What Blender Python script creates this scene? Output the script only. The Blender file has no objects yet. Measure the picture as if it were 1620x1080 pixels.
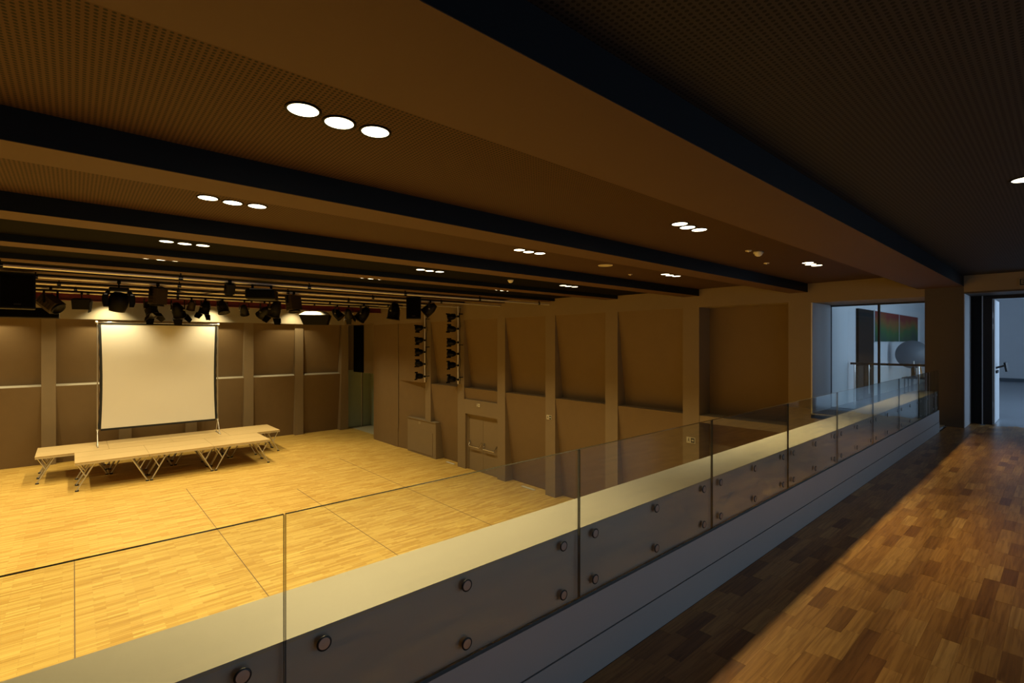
import bpy, bmesh, math, random
from mathutils import Vector, Matrix

random.seed(7)
SC = bpy.context.scene
COL = SC.collection

# ------------------------------------------------------------------ camera, world, exposure
EYE = 4.948                      # camera height above the hall floor
BAL = 3.466                      # balcony floor level
XR = 11.4                        # plane of the panelled right wall
YS = 27.1                        # plane of the stage wall
CAM_YAW = -0.7263
CAM_F = 781.5                    # focal length in pixels of a 1620 px wide frame
cam_data = bpy.data.cameras.new('camera')
cam_data.sensor_width = 36.0
cam_data.lens = CAM_F / 1620.0 * 36.0
cam_data.clip_start = 0.05
cam_data.clip_end = 200
cam = bpy.data.objects.new('camera', cam_data)
COL.objects.link(cam)
cam.location = (0, 0, EYE)
cam.rotation_euler = (math.pi / 2, 0, CAM_YAW)
SC.camera = cam

world = bpy.data.worlds.new('world')
SC.world = world
world.use_nodes = True
wb = world.node_tree.nodes['Background']
wb.inputs[0].default_value = (0.45, 0.62, 0.9, 1)
wb.inputs[1].default_value = 0.25

SC.view_settings.view_transform = 'Standard'
SC.view_settings.look = 'None'
SC.view_settings.exposure = 0.0
SC.view_settings.gamma = 1.0
SC.view_settings.use_curve_mapping = False
SC.cycles.use_denoising = True
SC.cycles.max_bounces = 10
SC.cycles.diffuse_bounces = 6
SC.cycles.glossy_bounces = 4
SC.cycles.transmission_bounces = 6
SC.cycles.transparent_max_bounces = 16
SC.cycles.caustics_reflective = False
SC.cycles.caustics_refractive = False
SC.cycles.sample_clamp_indirect = 6.0

WARM = (1.0, 0.80, 0.41)
DAY = (0.66, 0.83, 1.0)
DAY_F = (0.52, 0.73, 1.0)
HALL_W = 490.0                   # one downlight trio
DAY_BALCONY_W = 40.0
DAY_FOYER_W = 185.0


def lamp(name, kind, loc, energy, color, **kw):
    d = bpy.data.lights.new(name, kind)
    d.energy = energy
    d.color = color
    rot = kw.pop('rot', None)
    for k, v in kw.items():
        setattr(d, k, v)
    o = bpy.data.objects.new(name, d)
    COL.objects.link(o)
    o.location = loc
    if rot:
        o.rotation_euler = rot
    return o


# daylight standing in the windows of the balcony's rear wall and of the foyer
lamp('daylight_balcony_window', 'AREA', (4.5, -2.88, BAL + 1.35), DAY_BALCONY_W, DAY,
     shape='RECTANGLE', size=9.0, size_y=1.5, rot=(math.pi / 2, 0, 0))
lamp('daylight_foyer_window', 'AREA', (15.2, -3.85, BAL + 1.6), DAY_FOYER_W, DAY_F,
     shape='RECTANGLE', size=4.8, size_y=2.4, rot=(math.pi / 2, 0, 0))

# ceiling trios: (row y, lamp height above the eye); the rows run on behind the beams to the stage wall
ROWS = [(2.64, 1.20), (5.06, 1.27), (7.66, 1.28), (9.98, 1.36)]
COLX = [1.09, 4.82, 8.55]


def beam_bottom(y):              # height above the eye: the roof climbs away from the balcony
    return 0.90 + 0.0345 * y


BEAM_Y = [1.186, 3.59] + [5.97 + 2.411 * k for k in range(9)]
BEAM_W = [0.615, 0.36] + [0.41] * 9
BAY_Z = {0: 1.125, 1: 1.20, 2: 1.27, 3: 1.28, 4: 1.36}
for i in range(5, 12):
    BAY_Z[i] = beam_bottom(BEAM_Y[i - 1] + 1.2) + 0.14
far_rows = []
for i in range(5, 12):
    y0 = BEAM_Y[i - 1] + BEAM_W[i - 1]
    y1 = BEAM_Y[i] if i < len(BEAM_Y) else YS
    far_rows.append(((y0 + y1) / 2, BAY_Z[i]))
for (ry, rz) in ROWS + far_rows:
    for cx in [-6.37, -2.64] + COLX:
        lamp('downlight_beam', 'SPOT', (cx, ry, EYE + rz - 0.05), HALL_W * (0.62 if cx > 8 else 1.0), WARM,
             spot_size=math.radians(108), spot_blend=0.75, shadow_soft_size=0.07)


# ------------------------------------------------------------------ materials
MATS = {}


def nodes_of(name):
    m = bpy.data.materials.new(name)
    m.use_nodes = True
    nt = m.node_tree
    b = nt.nodes['Principled BSDF']
    MATS[name] = m
    return m, nt, b


def N(nt, typ, **kw):
    n = nt.nodes.new(typ)
    for k, v in kw.items():
        setattr(n, k, v)
    return n


def plain(name, col, rough=0.6, metal=0.0, var=0.08, scale=3.0, spec=0.5, bump=0.0, bscale=60.0):
    """flat paint with a faint mottle"""
    m, nt, b = nodes_of(name)
    tc = N(nt, 'ShaderNodeTexCoord')
    no = N(nt, 'ShaderNodeTexNoise')
    no.inputs['Scale'].default_value = scale
    no.inputs['Detail'].default_value = 4
    nt.links.new(tc.outputs['Object'], no.inputs['Vector'])
    mix = N(nt, 'ShaderNodeMixRGB')
    mix.inputs[1].default_value = (*[c * (1 - var) for c in col], 1)
    mix.inputs[2].default_value = (*[min(1, c * (1 + var)) for c in col], 1)
    nt.links.new(no.outputs['Fac'], mix.inputs[0])
    nt.links.new(mix.outputs[0], b.inputs['Base Color'])
    b.inputs['Roughness'].default_value = rough
    b.inputs['Metallic'].default_value = metal
    b.inputs['Specular IOR Level'].default_value = spec
    if bump:
        n2 = N(nt, 'ShaderNodeTexNoise')
        n2.inputs['Scale'].default_value = bscale
        nt.links.new(tc.outputs['Object'], n2.inputs['Vector'])
        bp = N(nt, 'ShaderNodeBump')
        bp.inputs['Strength'].default_value = bump
        bp.inputs['Distance'].default_value = 0.01
        nt.links.new(n2.outputs['Fac'], bp.inputs['Height'])
        nt.links.new(bp.outputs[0], b.inputs['Normal'])
    return m


plain('wall_paint', (0.220, 0.166, 0.102), 0.62, var=0.05, spec=0.3)
plain('panel_paint', (0.185, 0.126, 0.066), 0.7, var=0.05, spec=0.2)
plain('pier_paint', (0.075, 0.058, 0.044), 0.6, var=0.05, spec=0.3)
plain('soffit_paint', (0.084, 0.043, 0.022), 0.65, var=0.05, spec=0.3)
plain('beam_black', (0.007, 0.009, 0.012), 0.6, var=0.1, spec=0.15)
plain('ceiling_black', (0.005, 0.0045, 0.004), 0.85, var=0.1, spec=0.05)
plain('ledge_paint', (0.35, 0.315, 0.245), 0.45, var=0.05, spec=0.4)
plain('parapet_paint', (0.33, 0.32, 0.30), 0.5, var=0.05, spec=0.4)
plain('apron_paint', (0.36, 0.365, 0.37), 0.4, var=0.04, spec=0.5)
plain('foyer_white', (0.72, 0.74, 0.76), 0.6, var=0.03)
plain('foyer_floor', (0.34, 0.37, 0.40), 0.22, var=0.04)
plain('jamb_paint', (0.55, 0.57, 0.60), 0.4, var=0.03)
plain('frame_black', (0.010, 0.010, 0.012), 0.4, var=0.1)
plain('door_dark', (0.014, 0.014, 0.013), 0.7, var=0.1, spec=0.15)
plain('rig_black', (0.0026, 0.0024, 0.0023), 0.45, var=0.2, spec=0.14)
plain('rig_dark', (0.010, 0.009, 0.008), 0.5, var=0.2, spec=0.25)
plain('rig_brown', (0.035, 0.024, 0.018), 0.5, var=0.2, spec=0.25)
plain('cloth_black', (0.003, 0.003, 0.003), 0.95, var=0.2, spec=0.02)
plain('pipe_steel', (0.72, 0.69, 0.64), 0.35, metal=0.5, var=0.1)
plain('chrome', (0.80, 0.80, 0.80), 0.12, metal=1.0, var=0.02)
plain('leg_steel', (0.60, 0.58, 0.55), 0.38, metal=0.75, var=0.05)
plain('rubber', (0.02, 0.02, 0.02), 0.7)
plain('red_steel', (0.11, 0.006, 0.009), 0.5, var=0.1)
plain('screen_white', (0.82, 0.81, 0.78), 0.9, var=0.012, scale=1.2, spec=0.1)
plain('screen_border', (0.012, 0.012, 0.012), 0.8)
plain('alcove_green', (0.34, 0.40, 0.33), 0.35, var=0.08)
plain('alcove_floor', (0.50, 0.47, 0.36), 0.4, var=0.05)
plain('sign_cream', (0.60, 0.56, 0.44), 0.5, var=0.02)
plain('sign_faded', (0.27, 0.225, 0.15), 0.5, var=0.02)
plain('sign_dark', (0.02, 0.022, 0.02), 0.5)
plain('detector_white', (0.75, 0.73, 0.68), 0.45, var=0.02)
plain('speaker_grille', (0.60, 0.55, 0.45), 0.6, var=0.05, scale=200)
plain('brass_strip', (0.42, 0.33, 0.18), 0.35, metal=0.5, var=0.1)
plain('joint_dark', (0.16, 0.10, 0.05), 0.6)
plain('disc_grey', (0.10, 0.12, 0.14), 0.45, var=0.03)
plain('subfloor', (0.05, 0.03, 0.015), 0.8)
plain('glass_edge', (0.06, 0.055, 0.035), 0.15, var=0.05)
plain('rosette_steel', (0.38, 0.36, 0.34), 0.35, metal=0.8, var=0.05)
plain('foyer_strip', (0.55, 0.58, 0.60), 0.5)


def perforated(name, col):
    m, nt, b = nodes_of(name)
    tc = N(nt, 'ShaderNodeTexCoord')
    sep = N(nt, 'ShaderNodeSeparateXYZ')
    nt.links.new(tc.outputs['Object'], sep.inputs[0])
    parts = []
    for ax in ('X', 'Y'):
        d = N(nt, 'ShaderNodeMath', operation='DIVIDE')
        d.inputs[1].default_value = 0.025
        nt.links.new(sep.outputs[ax], d.inputs[0])
        fr = N(nt, 'ShaderNodeMath', operation='FRACT')
        nt.links.new(d.outputs[0], fr.inputs[0])
        su = N(nt, 'ShaderNodeMath', operation='SUBTRACT')
        su.inputs[1].default_value = 0.5
        nt.links.new(fr.outputs[0], su.inputs[0])
        sq = N(nt, 'ShaderNodeMath', operation='MULTIPLY')
        nt.links.new(su.outputs[0], sq.inputs[0])
        nt.links.new(su.outputs[0], sq.inputs[1])
        parts.append(sq)
    ad = N(nt, 'ShaderNodeMath', operation='ADD')
    nt.links.new(parts[0].outputs[0], ad.inputs[0])
    nt.links.new(parts[1].outputs[0], ad.inputs[1])
    lt = N(nt, 'ShaderNodeMath', operation='LESS_THAN')
    lt.inputs[1].default_value = 0.30 ** 2
    nt.links.new(ad.outputs[0], lt.inputs[0])
    mix = N(nt, 'ShaderNodeMixRGB')
    mix.inputs[1].default_value = (*col, 1)
    mix.inputs[2].default_value = (0.006, 0.004, 0.003, 1)
    nt.links.new(lt.outputs[0], mix.inputs[0])
    nt.links.new(mix.outputs[0], b.inputs['Base Color'])
    b.inputs['Roughness'].default_value = 0.7
    b.inputs['Specular IOR Level'].default_value = 0.2


perforated('perforated_panel', (0.074, 0.037, 0.020))
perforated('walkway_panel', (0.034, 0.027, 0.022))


def hall_wood():
    m, nt, b = nodes_of('hall_parquet')
    tc = N(nt, 'ShaderNodeTexCoord')
    br = N(nt, 'ShaderNodeTexBrick')
    br.offset = 0.37
    br.offset_frequency = 2
    br.squash_frequency = 1
    br.inputs['Scale'].default_value = 1.0
    br.inputs['Brick Width'].default_value = 0.46
    br.inputs['Row Height'].default_value = 0.07
    br.inputs['Mortar Size'].default_value = 0.0012
    br.inputs['Mortar Smooth'].default_value = 0.1
    br.inputs['Bias'].default_value = -0.1
    br.inputs['Color1'].default_value = (0.64, 0.445, 0.125, 1)
    br.inputs['Color2'].default_value = (0.46, 0.27, 0.055, 1)
    br.inputs['Mortar'].default_value = (0.30, 0.16, 0.05, 1)
    nt.links.new(tc.outputs['Object'], br.inputs['Vector'])
    mp = N(nt, 'ShaderNodeMapping')
    mp.inputs['Scale'].default_value = (0.42, 34.0, 1.0)
    nt.links.new(tc.outputs['Object'], mp.inputs['Vector'])
    no = N(nt, 'ShaderNodeTexNoise')
    no.inputs['Scale'].default_value = 1.6
    no.inputs['Detail'].default_value = 5
    nt.links.new(mp.outputs[0], no.inputs['Vector'])
    rmp = N(nt, 'ShaderNodeValToRGB')
    rmp.color_ramp.elements[0].position = 0.3
    rmp.color_ramp.elements[0].color = (0.66, 0.60, 0.50, 1)
    rmp.color_ramp.elements[1].position = 0.7
    rmp.color_ramp.elements[1].color = (1.14, 1.16, 1.2, 1)
    nt.links.new(no.outputs['Fac'], rmp.inputs[0])
    mul = N(nt, 'ShaderNodeMixRGB', blend_type='MULTIPLY')
    mul.inputs[0].default_value = 1.0
    nt.links.new(br.outputs['Color'], mul.inputs[1])
    nt.links.new(rmp.outputs[0], mul.inputs[2])
    nt.links.new(mul.outputs[0], b.inputs['Base Color'])
    b.inputs['Roughness'].default_value = 0.42
    b.inputs['Specular IOR Level'].default_value = 0.4


hall_wood()


def stave_wood(name, island):
    """oak stave: each stave its own tone, grain runs along the stave"""
    m, nt, b = nodes_of(name)
    tc = N(nt, 'ShaderNodeTexCoord')
    if island:
        src = N(nt, 'ShaderNodeNewGeometry').outputs['Random Per Island']
    else:
        src = N(nt, 'ShaderNodeObjectInfo').outputs['Random']
    geo = N(nt, 'ShaderNodeNewGeometry')
    comb = N(nt, 'ShaderNodeCombineXYZ')
    m40 = N(nt, 'ShaderNodeMath', operation='MULTIPLY')
    m40.inputs[1].default_value = 40.0
    nt.links.new(src, m40.inputs[0])
    nt.links.new(m40.outputs[0], comb.inputs[2])
    add = N(nt, 'ShaderNodeVectorMath', operation='ADD')
    nt.links.new(geo.outputs['Position'], add.inputs[0])
    nt.links.new(comb.outputs[0], add.inputs[1])
    mp = N(nt, 'ShaderNodeMapping')
    mp.inputs['Scale'].default_value = (1.6, 34.0, 1.0)
    nt.links.new(add.outputs[0], mp.inputs['Vector'])
    no = N(nt, 'ShaderNodeTexNoise')
    no.inputs['Scale'].default_value = 2.2
    no.inputs['Detail'].default_value = 6
    no.inputs['Distortion'].default_value = 0.5
    nt.links.new(mp.outputs[0], no.inputs['Vector'])
    rmp = N(nt, 'ShaderNodeValToRGB')
    rmp.color_ramp.elements[0].position = 0.36
    rmp.color_ramp.elements[0].color = (0.70, 0.64, 0.58, 1)
    rmp.color_ramp.elements[1].position = 0.60
    rmp.color_ramp.elements[1].color = (1.08, 1.08, 1.08, 1)
    nt.links.new(no.outputs['Fac'], rmp.inputs[0])
    tone = N(nt, 'ShaderNodeValToRGB')
    e = tone.color_ramp.elements
    e[0].position = 0.0
    e[0].color = (0.20, 0.078, 0.018, 1)
    e[1].position = 1.0
    e[1].color = (0.51, 0.272, 0.080, 1)
    k = e.new(0.22)
    k.color = (0.335, 0.150, 0.036, 1)
    k = e.new(0.75)
    k.color = (0.41, 0.198, 0.051, 1)
    nt.links.new(src, tone.inputs[0])
    mul = N(nt, 'ShaderNodeMixRGB', blend_type='MULTIPLY')
    mul.inputs[0].default_value = 1.0
    nt.links.new(tone.outputs[0], mul.inputs[1])
    nt.links.new(rmp.outputs[0], mul.inputs[2])
    nt.links.new(mul.outputs[0], b.inputs['Base Color'])
    b.inputs['Roughness'].default_value = 0.36
    b.inputs['Specular IOR Level'].default_value = 0.45
    bp = N(nt, 'ShaderNodeBump')
    bp.inputs['Strength'].default_value = 0.12
    bp.inputs['Distance'].default_value = 0.002
    nt.links.new(no.outputs['Fac'], bp.inputs['Height'])
    nt.links.new(bp.outputs[0], b.inputs['Normal'])


stave_wood('oak_stave', False)
stave_wood('oak_stave_mass', True)


def deck_wood():
    m, nt, b = nodes_of('deck_wood')
    tc = N(nt, 'ShaderNodeTexCoord')
    oi = N(nt, 'ShaderNodeObjectInfo')
    mp = N(nt, 'ShaderNodeMapping')
    mp.inputs['Scale'].default_value = (1.0, 14.0, 1.0)
    nt.links.new(tc.outputs['Object'], mp.inputs['Vector'])
    no = N(nt, 'ShaderNodeTexNoise', noise_dimensions='4D')
    no.inputs['Scale'].default_value = 1.5
    no.inputs['Detail'].default_value = 4
    nt.links.new(mp.outputs[0], no.inputs['Vector'])
    mw = N(nt, 'ShaderNodeMath', operation='MULTIPLY')
    mw.inputs[1].default_value = 30
    nt.links.new(oi.outputs['Random'], mw.inputs[0])
    nt.links.new(mw.outputs[0], no.inputs['W'])
    mix = N(nt, 'ShaderNodeMixRGB')
    mix.inputs[1].default_value = (0.42, 0.30, 0.14, 1)
    mix.inputs[2].default_value = (0.54, 0.40, 0.20, 1)
    nt.links.new(no.outputs['Fac'], mix.inputs[0])
    nt.links.new(mix.outputs[0], b.inputs['Base Color'])
    b.inputs['Roughness'].default_value = 0.5


deck_wood()


def glass(name, tint, boost=1.0):
    m = bpy.data.materials.new(name)
    m.use_nodes = True
    nt = m.node_tree
    nt.nodes.remove(nt.nodes['Principled BSDF'])
    out = nt.nodes['Material Output']
    fr = N(nt, 'ShaderNodeFresnel')
    ge = N(nt, 'ShaderNodeNewGeometry')      # same reflectance on both faces of a pane
    io = N(nt, 'ShaderNodeMath', operation='MULTIPLY_ADD')
    io.inputs[1].default_value = 1 / 1.5 - 1.5
    io.inputs[2].default_value = 1.5
    nt.links.new(ge.outputs['Backfacing'], io.inputs[0])
    nt.links.new(io.outputs[0], fr.inputs['IOR'])
    mu = N(nt, 'ShaderNodeMath', operation='MULTIPLY')
    mu.use_clamp = True
    mu.inputs[1].default_value = boost
    nt.links.new(fr.outputs[0], mu.inputs[0])
    tr = N(nt, 'ShaderNodeBsdfTransparent')
    tr.inputs[0].default_value = (*tint, 1)
    gl = N(nt, 'ShaderNodeBsdfGlossy')
    gl.inputs['Roughness'].default_value = 0.0
    gl.inputs['Color'].default_value = (0.95, 0.97, 0.95, 1)
    mx = N(nt, 'ShaderNodeMixShader')
    nt.links.new(mu.outputs[0], mx.inputs[0])
    nt.links.new(tr.outputs[0], mx.inputs[1])
    nt.links.new(gl.outputs[0], mx.inputs[2])
    nt.links.new(mx.outputs[0], out.inputs['Surface'])
    MATS[name] = m


glass('clear_glass', (0.96, 0.975, 0.955))


def emitter(name, col, strength):
    m, nt, b = nodes_of(name)
    b.inputs['Base Color'].default_value = (0.8, 0.8, 0.8, 1)
    b.inputs['Emission Color'].default_value = (*col, 1)
    b.inputs['Emission Strength'].default_value = strength


emitter('lamp_lens', (1.0, 0.84, 0.55), 7.0)


def painting_mat():
    m, nt, b = nodes_of('painting_canvas')
    geo = N(nt, 'ShaderNodeNewGeometry')
    sep = N(nt, 'ShaderNodeSeparateXYZ')
    nt.links.new(geo.outputs['Position'], sep.inputs[0])
    no = N(nt, 'ShaderNodeTexNoise')
    no.inputs['Scale'].default_value = 1.1
    no.inputs['Detail'].default_value = 5
    nt.links.new(geo.outputs['Position'], no.inputs['Vector'])
    mr = N(nt, 'ShaderNodeMapRange')
    mr.inputs[1].default_value = EYE
    mr.inputs[2].default_value = EYE + 0.83
    nt.links.new(sep.outputs['Z'], mr.inputs[0])
    ad = N(nt, 'ShaderNodeMath', operation='MULTIPLY_ADD')
    ad.inputs[1].default_value = 0.9
    nt.links.new(no.outputs['Fac'], ad.inputs[0])
    nt.links.new(mr.outputs[0], ad.inputs[2])
    rp = N(nt, 'ShaderNodeValToRGB')
    e = rp.color_ramp.elements
    e[0].position = 0.35
    e[0].color = (0.010, 0.065, 0.05, 1)
    e[1].position = 1.35 / 1.4
    e[1].color = (0.20, 0.022, 0.014, 1)
    k = e.new(0.62)
    k.color = (0.03, 0.12, 0.03, 1)
    k = e.new(0.80)
    k.color = (0.20, 0.095, 0.018, 1)
    sc = N(nt, 'ShaderNodeMath', operation='DIVIDE')
    sc.inputs[1].default_value = 1.4
    nt.links.new(ad.outputs[0], sc.inputs[0])
    nt.links.new(sc.outputs[0], rp.inputs[0])
    nt.links.new(rp.outputs[0], b.inputs['Base Color'])
    b.inputs['Roughness'].default_value = 0.7


painting_mat()


# ------------------------------------------------------------------ mesh helpers
class MB:
    """collects shapes and links them as ONE mesh object"""

    def __init__(self):
        self.v, self.f, self.s, self.mi = [], [], [], []
        self.cur = 0

    def quad(self, pts, smooth=False):
        n = len(self.v)
        self.v += [tuple(p) for p in pts]
        self.f.append(tuple(range(n, n + len(pts))))
        self.s.append(smooth)
        self.mi.append(self.cur)
        return self

    def hexa(self, p):           # p: 8 corners, bottom 4 counter-clockwise then top 4
        n = len(self.v)
        self.v += [tuple(q) for q in p]
        for a in ((3, 2, 1, 0), (4, 5, 6, 7), (0, 1, 5, 4), (1, 2, 6, 5), (2, 3, 7, 6), (3, 0, 4, 7)):
            self.f.append(tuple(n + i for i in a))
            self.s.append(False)
            self.mi.append(self.cur)
        return self

    def box(self, x0, x1, y0, y1, z0, z1):
        return self.hexa([(x0, y0, z0), (x1, y0, z0), (x1, y1, z0), (x0, y1, z0),
                          (x0, y0, z1), (x1, y0, z1), (x1, y1, z1), (x0, y1, z1)])

    def prism(self, poly, axis, a, b):
        """poly in the two other axes, extruded along axis from a to b"""
        def P(q, t):
            if axis == 'x':
                return (t, q[0], q[1])
            if axis == 'y':
                return (q[0], t, q[1])
            return (q[0], q[1], t)
        k = len(poly)
        n = len(self.v)
        self.v += [P(q, a) for q in poly] + [P(q, b) for q in poly]
        for i in range(k):
            j = (i + 1) % k
            self.f.append((n + i, n + j, n + k + j, n + k + i))
        self.f.append(tuple(n + i for i in reversed(range(k))))
        self.f.append(tuple(n + k + i for i in range(k)))
        self.s += [False] * (k + 2)
        self.mi += [self.cur] * (k + 2)
        return self

    def tube(self, p0, p1, r0, r1=None, n=10, cap=True):
        r1 = r0 if r1 is None else r1
        p0, p1 = Vector(p0), Vector(p1)
        d = (p1 - p0).normalized()
        u = d.orthogonal().normalized()
        w = d.cross(u)
        b = len(self.v)
        ring = [(math.cos(2 * math.pi * i / n), math.sin(2 * math.pi * i / n)) for i in range(n)]
        self.v += [tuple(p0 + (u * c + w * s) * r0) for c, s in ring]
        self.v += [tuple(p1 + (u * c + w * s) * r1) for c, s in ring]
        for i in range(n):
            j = (i + 1) % n
            self.f.append((b + i, b + j, b + n + j, b + n + i))
            self.s.append(True)
            self.mi.append(self.cur)
        if cap:
            self.quad([p0 + (u * c + w * s) * r0 for c, s in reversed(ring)])
            self.quad([p1 + (u * c + w * s) * r1 for c, s in ring])
        return self

    def path(self, pts, r, n=8):
        for a, b in zip(pts[:-1], pts[1:]):
            self.tube(a, b, r, n=n)
        return self

    def bar(self, p0, p1, w, h, up=(0, 0, 1)):
        p0, p1 = Vector(p0), Vector(p1)
        d = (p1 - p0).normalized()
        up = Vector(up)
        if abs(d.dot(up)) > 0.98:
            up = Vector((1, 0, 0))
        s = d.cross(up).normalized() * (w / 2)
        t = s.cross(d).normalized() * (h / 2)
        return self.hexa([p0 - s - t, p0 + s - t, p1 + s - t, p1 - s - t,
                          p0 - s + t, p0 + s + t, p1 + s + t, p1 - s + t])

    def lathe(self, prof, axis=(0, 0, 1), origin=(0, 0, 0), n=20, cap=True):
        """prof: list of (r, t) along the axis"""
        d = Vector(axis).normalized()
        u = d.orthogonal().normalized()
        w = d.cross(u)
        o = Vector(origin)
        b = len(self.v)
        for r, t in prof:
            for i in range(n):
                a = 2 * math.pi * i / n
                self.v.append(tuple(o + d * t + (u * math.cos(a) + w * math.sin(a)) * r))
        for k in range(len(prof) - 1):
            for i in range(n):
                j = (i + 1) % n
                self.f.append((b + k * n + i, b + k * n + j, b + (k + 1) * n + j, b + (k + 1) * n + i))
                self.s.append(True)
                self.mi.append(self.cur)
        for k, rev in ((0, True), (len(prof) - 1, False)):
            r, t = prof[k]
            if cap and r > 1e-5:
                ring = [o + d * t + (u * math.cos(2 * math.pi * i / n) + w * math.sin(2 * math.pi * i / n)) * r
                        for i in range(n)]
                self.quad(list(reversed(ring)) if rev else ring)
        return self

    def mesh(self, name, mats):
        me = bpy.data.meshes.new(name)
        me.from_pydata(self.v, [], self.f)
        me.polygons.foreach_set('use_smooth', self.s)
        me.polygons.foreach_set('material_index', self.mi)
        for m in (mats if isinstance(mats, (list, tuple)) else [mats]):
            me.materials.append(MATS[m])
        bm = bmesh.new()
        bm.from_mesh(me)
        bmesh.ops.recalc_face_normals(bm, faces=bm.faces)
        bm.to_mesh(me)
        bm.free()
        me.update()
        return me

    def build(self, name, mats, parent=None, loc=(0, 0, 0), rot=None, bevel=0.0):
        o = bpy.data.objects.new(name, self.mesh(name, mats))
        COL.objects.link(o)
        o.location = loc
        if rot:
            o.rotation_euler = rot
        if parent:
            o.parent = parent
        if bevel:
            md = o.modifiers.new('bevel', 'BEVEL')
            md.width = bevel
            md.segments = 2
            md.limit_method = 'ANGLE'
        return o


def share(o, name, parent, loc=(0, 0, 0)):
    c = bpy.data.objects.new(name, o.data)
    COL.objects.link(c)
    c.parent = parent
    c.location = loc
    return c


def empty(name, loc=(0, 0, 0), rot=None):
    o = bpy.data.objects.new(name, None)
    COL.objects.link(o)
    o.location = loc
    if rot:
        o.rotation_euler = rot
    o.empty_display_size = 0.1
    return o


def tag(o, label, cat, group=None):
    o['label'] = label
    o['category'] = cat
    if group:
        o['group'] = group
    return o


def struct(o, label=None):
    o['kind'] = 'structure'
    if label:
        o['label'] = label
    return o


def copy_tree(o, parent=None):
    c = o.copy()
    COL.objects.link(c)
    if parent:
        c.parent = parent
    for ch in list(o.children):
        copy_tree(ch, c)
    return c


# ------------------------------------------------------------------ hall floor
XL = -8.5                        # left end of the hall, out of the picture
XA = 13.4                        # back of the alcove by the stage
hall_floor = MB().box(XL, 11.95, 1.75, 27.55, -0.1, 0).build('floor', 'hall_parquet')
struct(hall_floor, 'pale oak strip parquet of the hall floor below the balcony')
for x, ya, yb in ((0.02, 2.0, 15.0), (2.84, 2.0, 19.7), (5.62, 2.0, 17.2), (8.43, 2.0, 20.5)):
    MB().box(x - 0.008, x + 0.008, ya, yb, 0, 0.0025).build('joint_strip', 'joint_dark', hall_floor)
for x0, y0, y1 in ((11.43, 11.78, 12.42), (11.43, 16.4, 16.98)):
    g = MB().box(x0, x0 + 0.10, y0, y1, 0, 0.012).build('floor_grille', 'leg_steel', hall_floor)
    m = MB()
    for k in range(4):
        m.box(x0 + 0.015 + k * 0.02, x0 + 0.023 + k * 0.02, y0 + 0.02, y1 - 0.02, 0.012, 0.016)
    m.build('slot', 'detector_white', g)

# ------------------------------------------------------------------ right wall
ZS = 3.147                       # sill between lower and upper panels
ZH = 5.78                        # underside of the header
ZT = 7.6
wall_right = MB()
wall_right.box(11.95, 12.6, 3.53, 23.4, 0, ZT)                    # backing
wall_right.box(XR, 11.95, 3.53, 23.4, ZH, ZT)                     # header
wall_right.box(XR, 12.6, 1.705, 3.53, 5.75, ZT)                   # over the glazed opening
wall_right.box(XR, 12.25, -3.0, 1.186, BAL + 2.32, ZT)            # over the doorway
wall_right = struct(wall_right.build('wall_right', 'wall_paint'), 'brown grey panelled side wall of the hall')
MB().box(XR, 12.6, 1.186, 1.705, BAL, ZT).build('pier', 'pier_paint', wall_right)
MB().box(XR, 12.6, -3.0, 3.53, 0, BAL - 0.02).build('wall_below', 'wall_paint', wall_right)
PIL = [3.53, 5.97, 8.38, 10.78, 13.2, 15.65, 18.06]
for y in PIL:
    MB().box(XR, 11.95, y, y + 0.43, 0, ZH).build('pilaster', 'wall_paint', wall_right)
bays = [(PIL[i] + 0.43, PIL[i + 1]) for i in range(len(PIL) - 1)]
D = 0.38


def upper(y0, y1):
    return MB().prism([(XR + 0.015, ZH), (11.95, ZH), (11.95, ZS), (XR + D, ZS)], 'y', y0, y1)


def lower(y0, y1, zb=0.0, d=D):
    return MB().prism([(XR + 0.012, ZS), (11.95, ZS), (11.95, zb), (XR + d, zb)], 'y', y0, y1)


for i, (y0, y1) in enumerate(bays):
    if i == 0:
        # the wide bay beside the glazed opening is set straight back, with a bar at sill height
        MB().box(11.93, 11.96, y0, y1, ZS, ZH).build('panel', 'panel_paint', wall_right)
        MB().box(11.93, 11.96, y0, y1, 0, 2.98).build('panel', 'panel_paint', wall_right)
        MB().box(XR + 0.01, 11.95, y0, y1, 2.98, ZS).build('sill_bar', 'wall_paint', wall_right)
        continue
    upper(y0, y1).build('panel', 'panel_paint', wall_right)
    if i == 4:                   # double door bay
        lower(y0, y1, 2.71, 0.09).build('panel', 'panel_paint', wall_right)
        m = MB()
        m.box(XR + 0.002, 11.95, y0, y1, 2.158, 2.71)
        m.box(XR + 0.002, 11.95, y1 - 0.08, y1, 0, 2.158)
        m.build('door_surround', 'wall_paint', wall_right)
    else:
        lower(y0, y1).build('panel', 'panel_paint', wall_right)
# far end of the wall towards the stage
MB().box(XR + 0.02, 11.95, 18.49, 20.9, ZS, ZH).build('panel', 'panel_paint', wall_right)
MB().hexa([(XR + 0.30, 18.49, 0), (11.95, 18.49, 0), (11.95, 20.9, 0), (XR + 0.02, 20.9, 0),
           (XR + 0.30, 18.49, ZS), (11.95, 18.49, ZS), (11.95, 20.9, ZS), (XR + 0.02, 20.9, ZS)]
          ).build('panel', 'panel_paint', wall_right)
MB().box(XR, 11.95, 20.9, 23.4, 0, ZH).build('panel', 'panel_paint', wall_right)
MB().box(XR - 0.015, XR, 20.86, 20.90, 0.9, ZH).build('cover_strip', 'wall_paint', wall_right)

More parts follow.
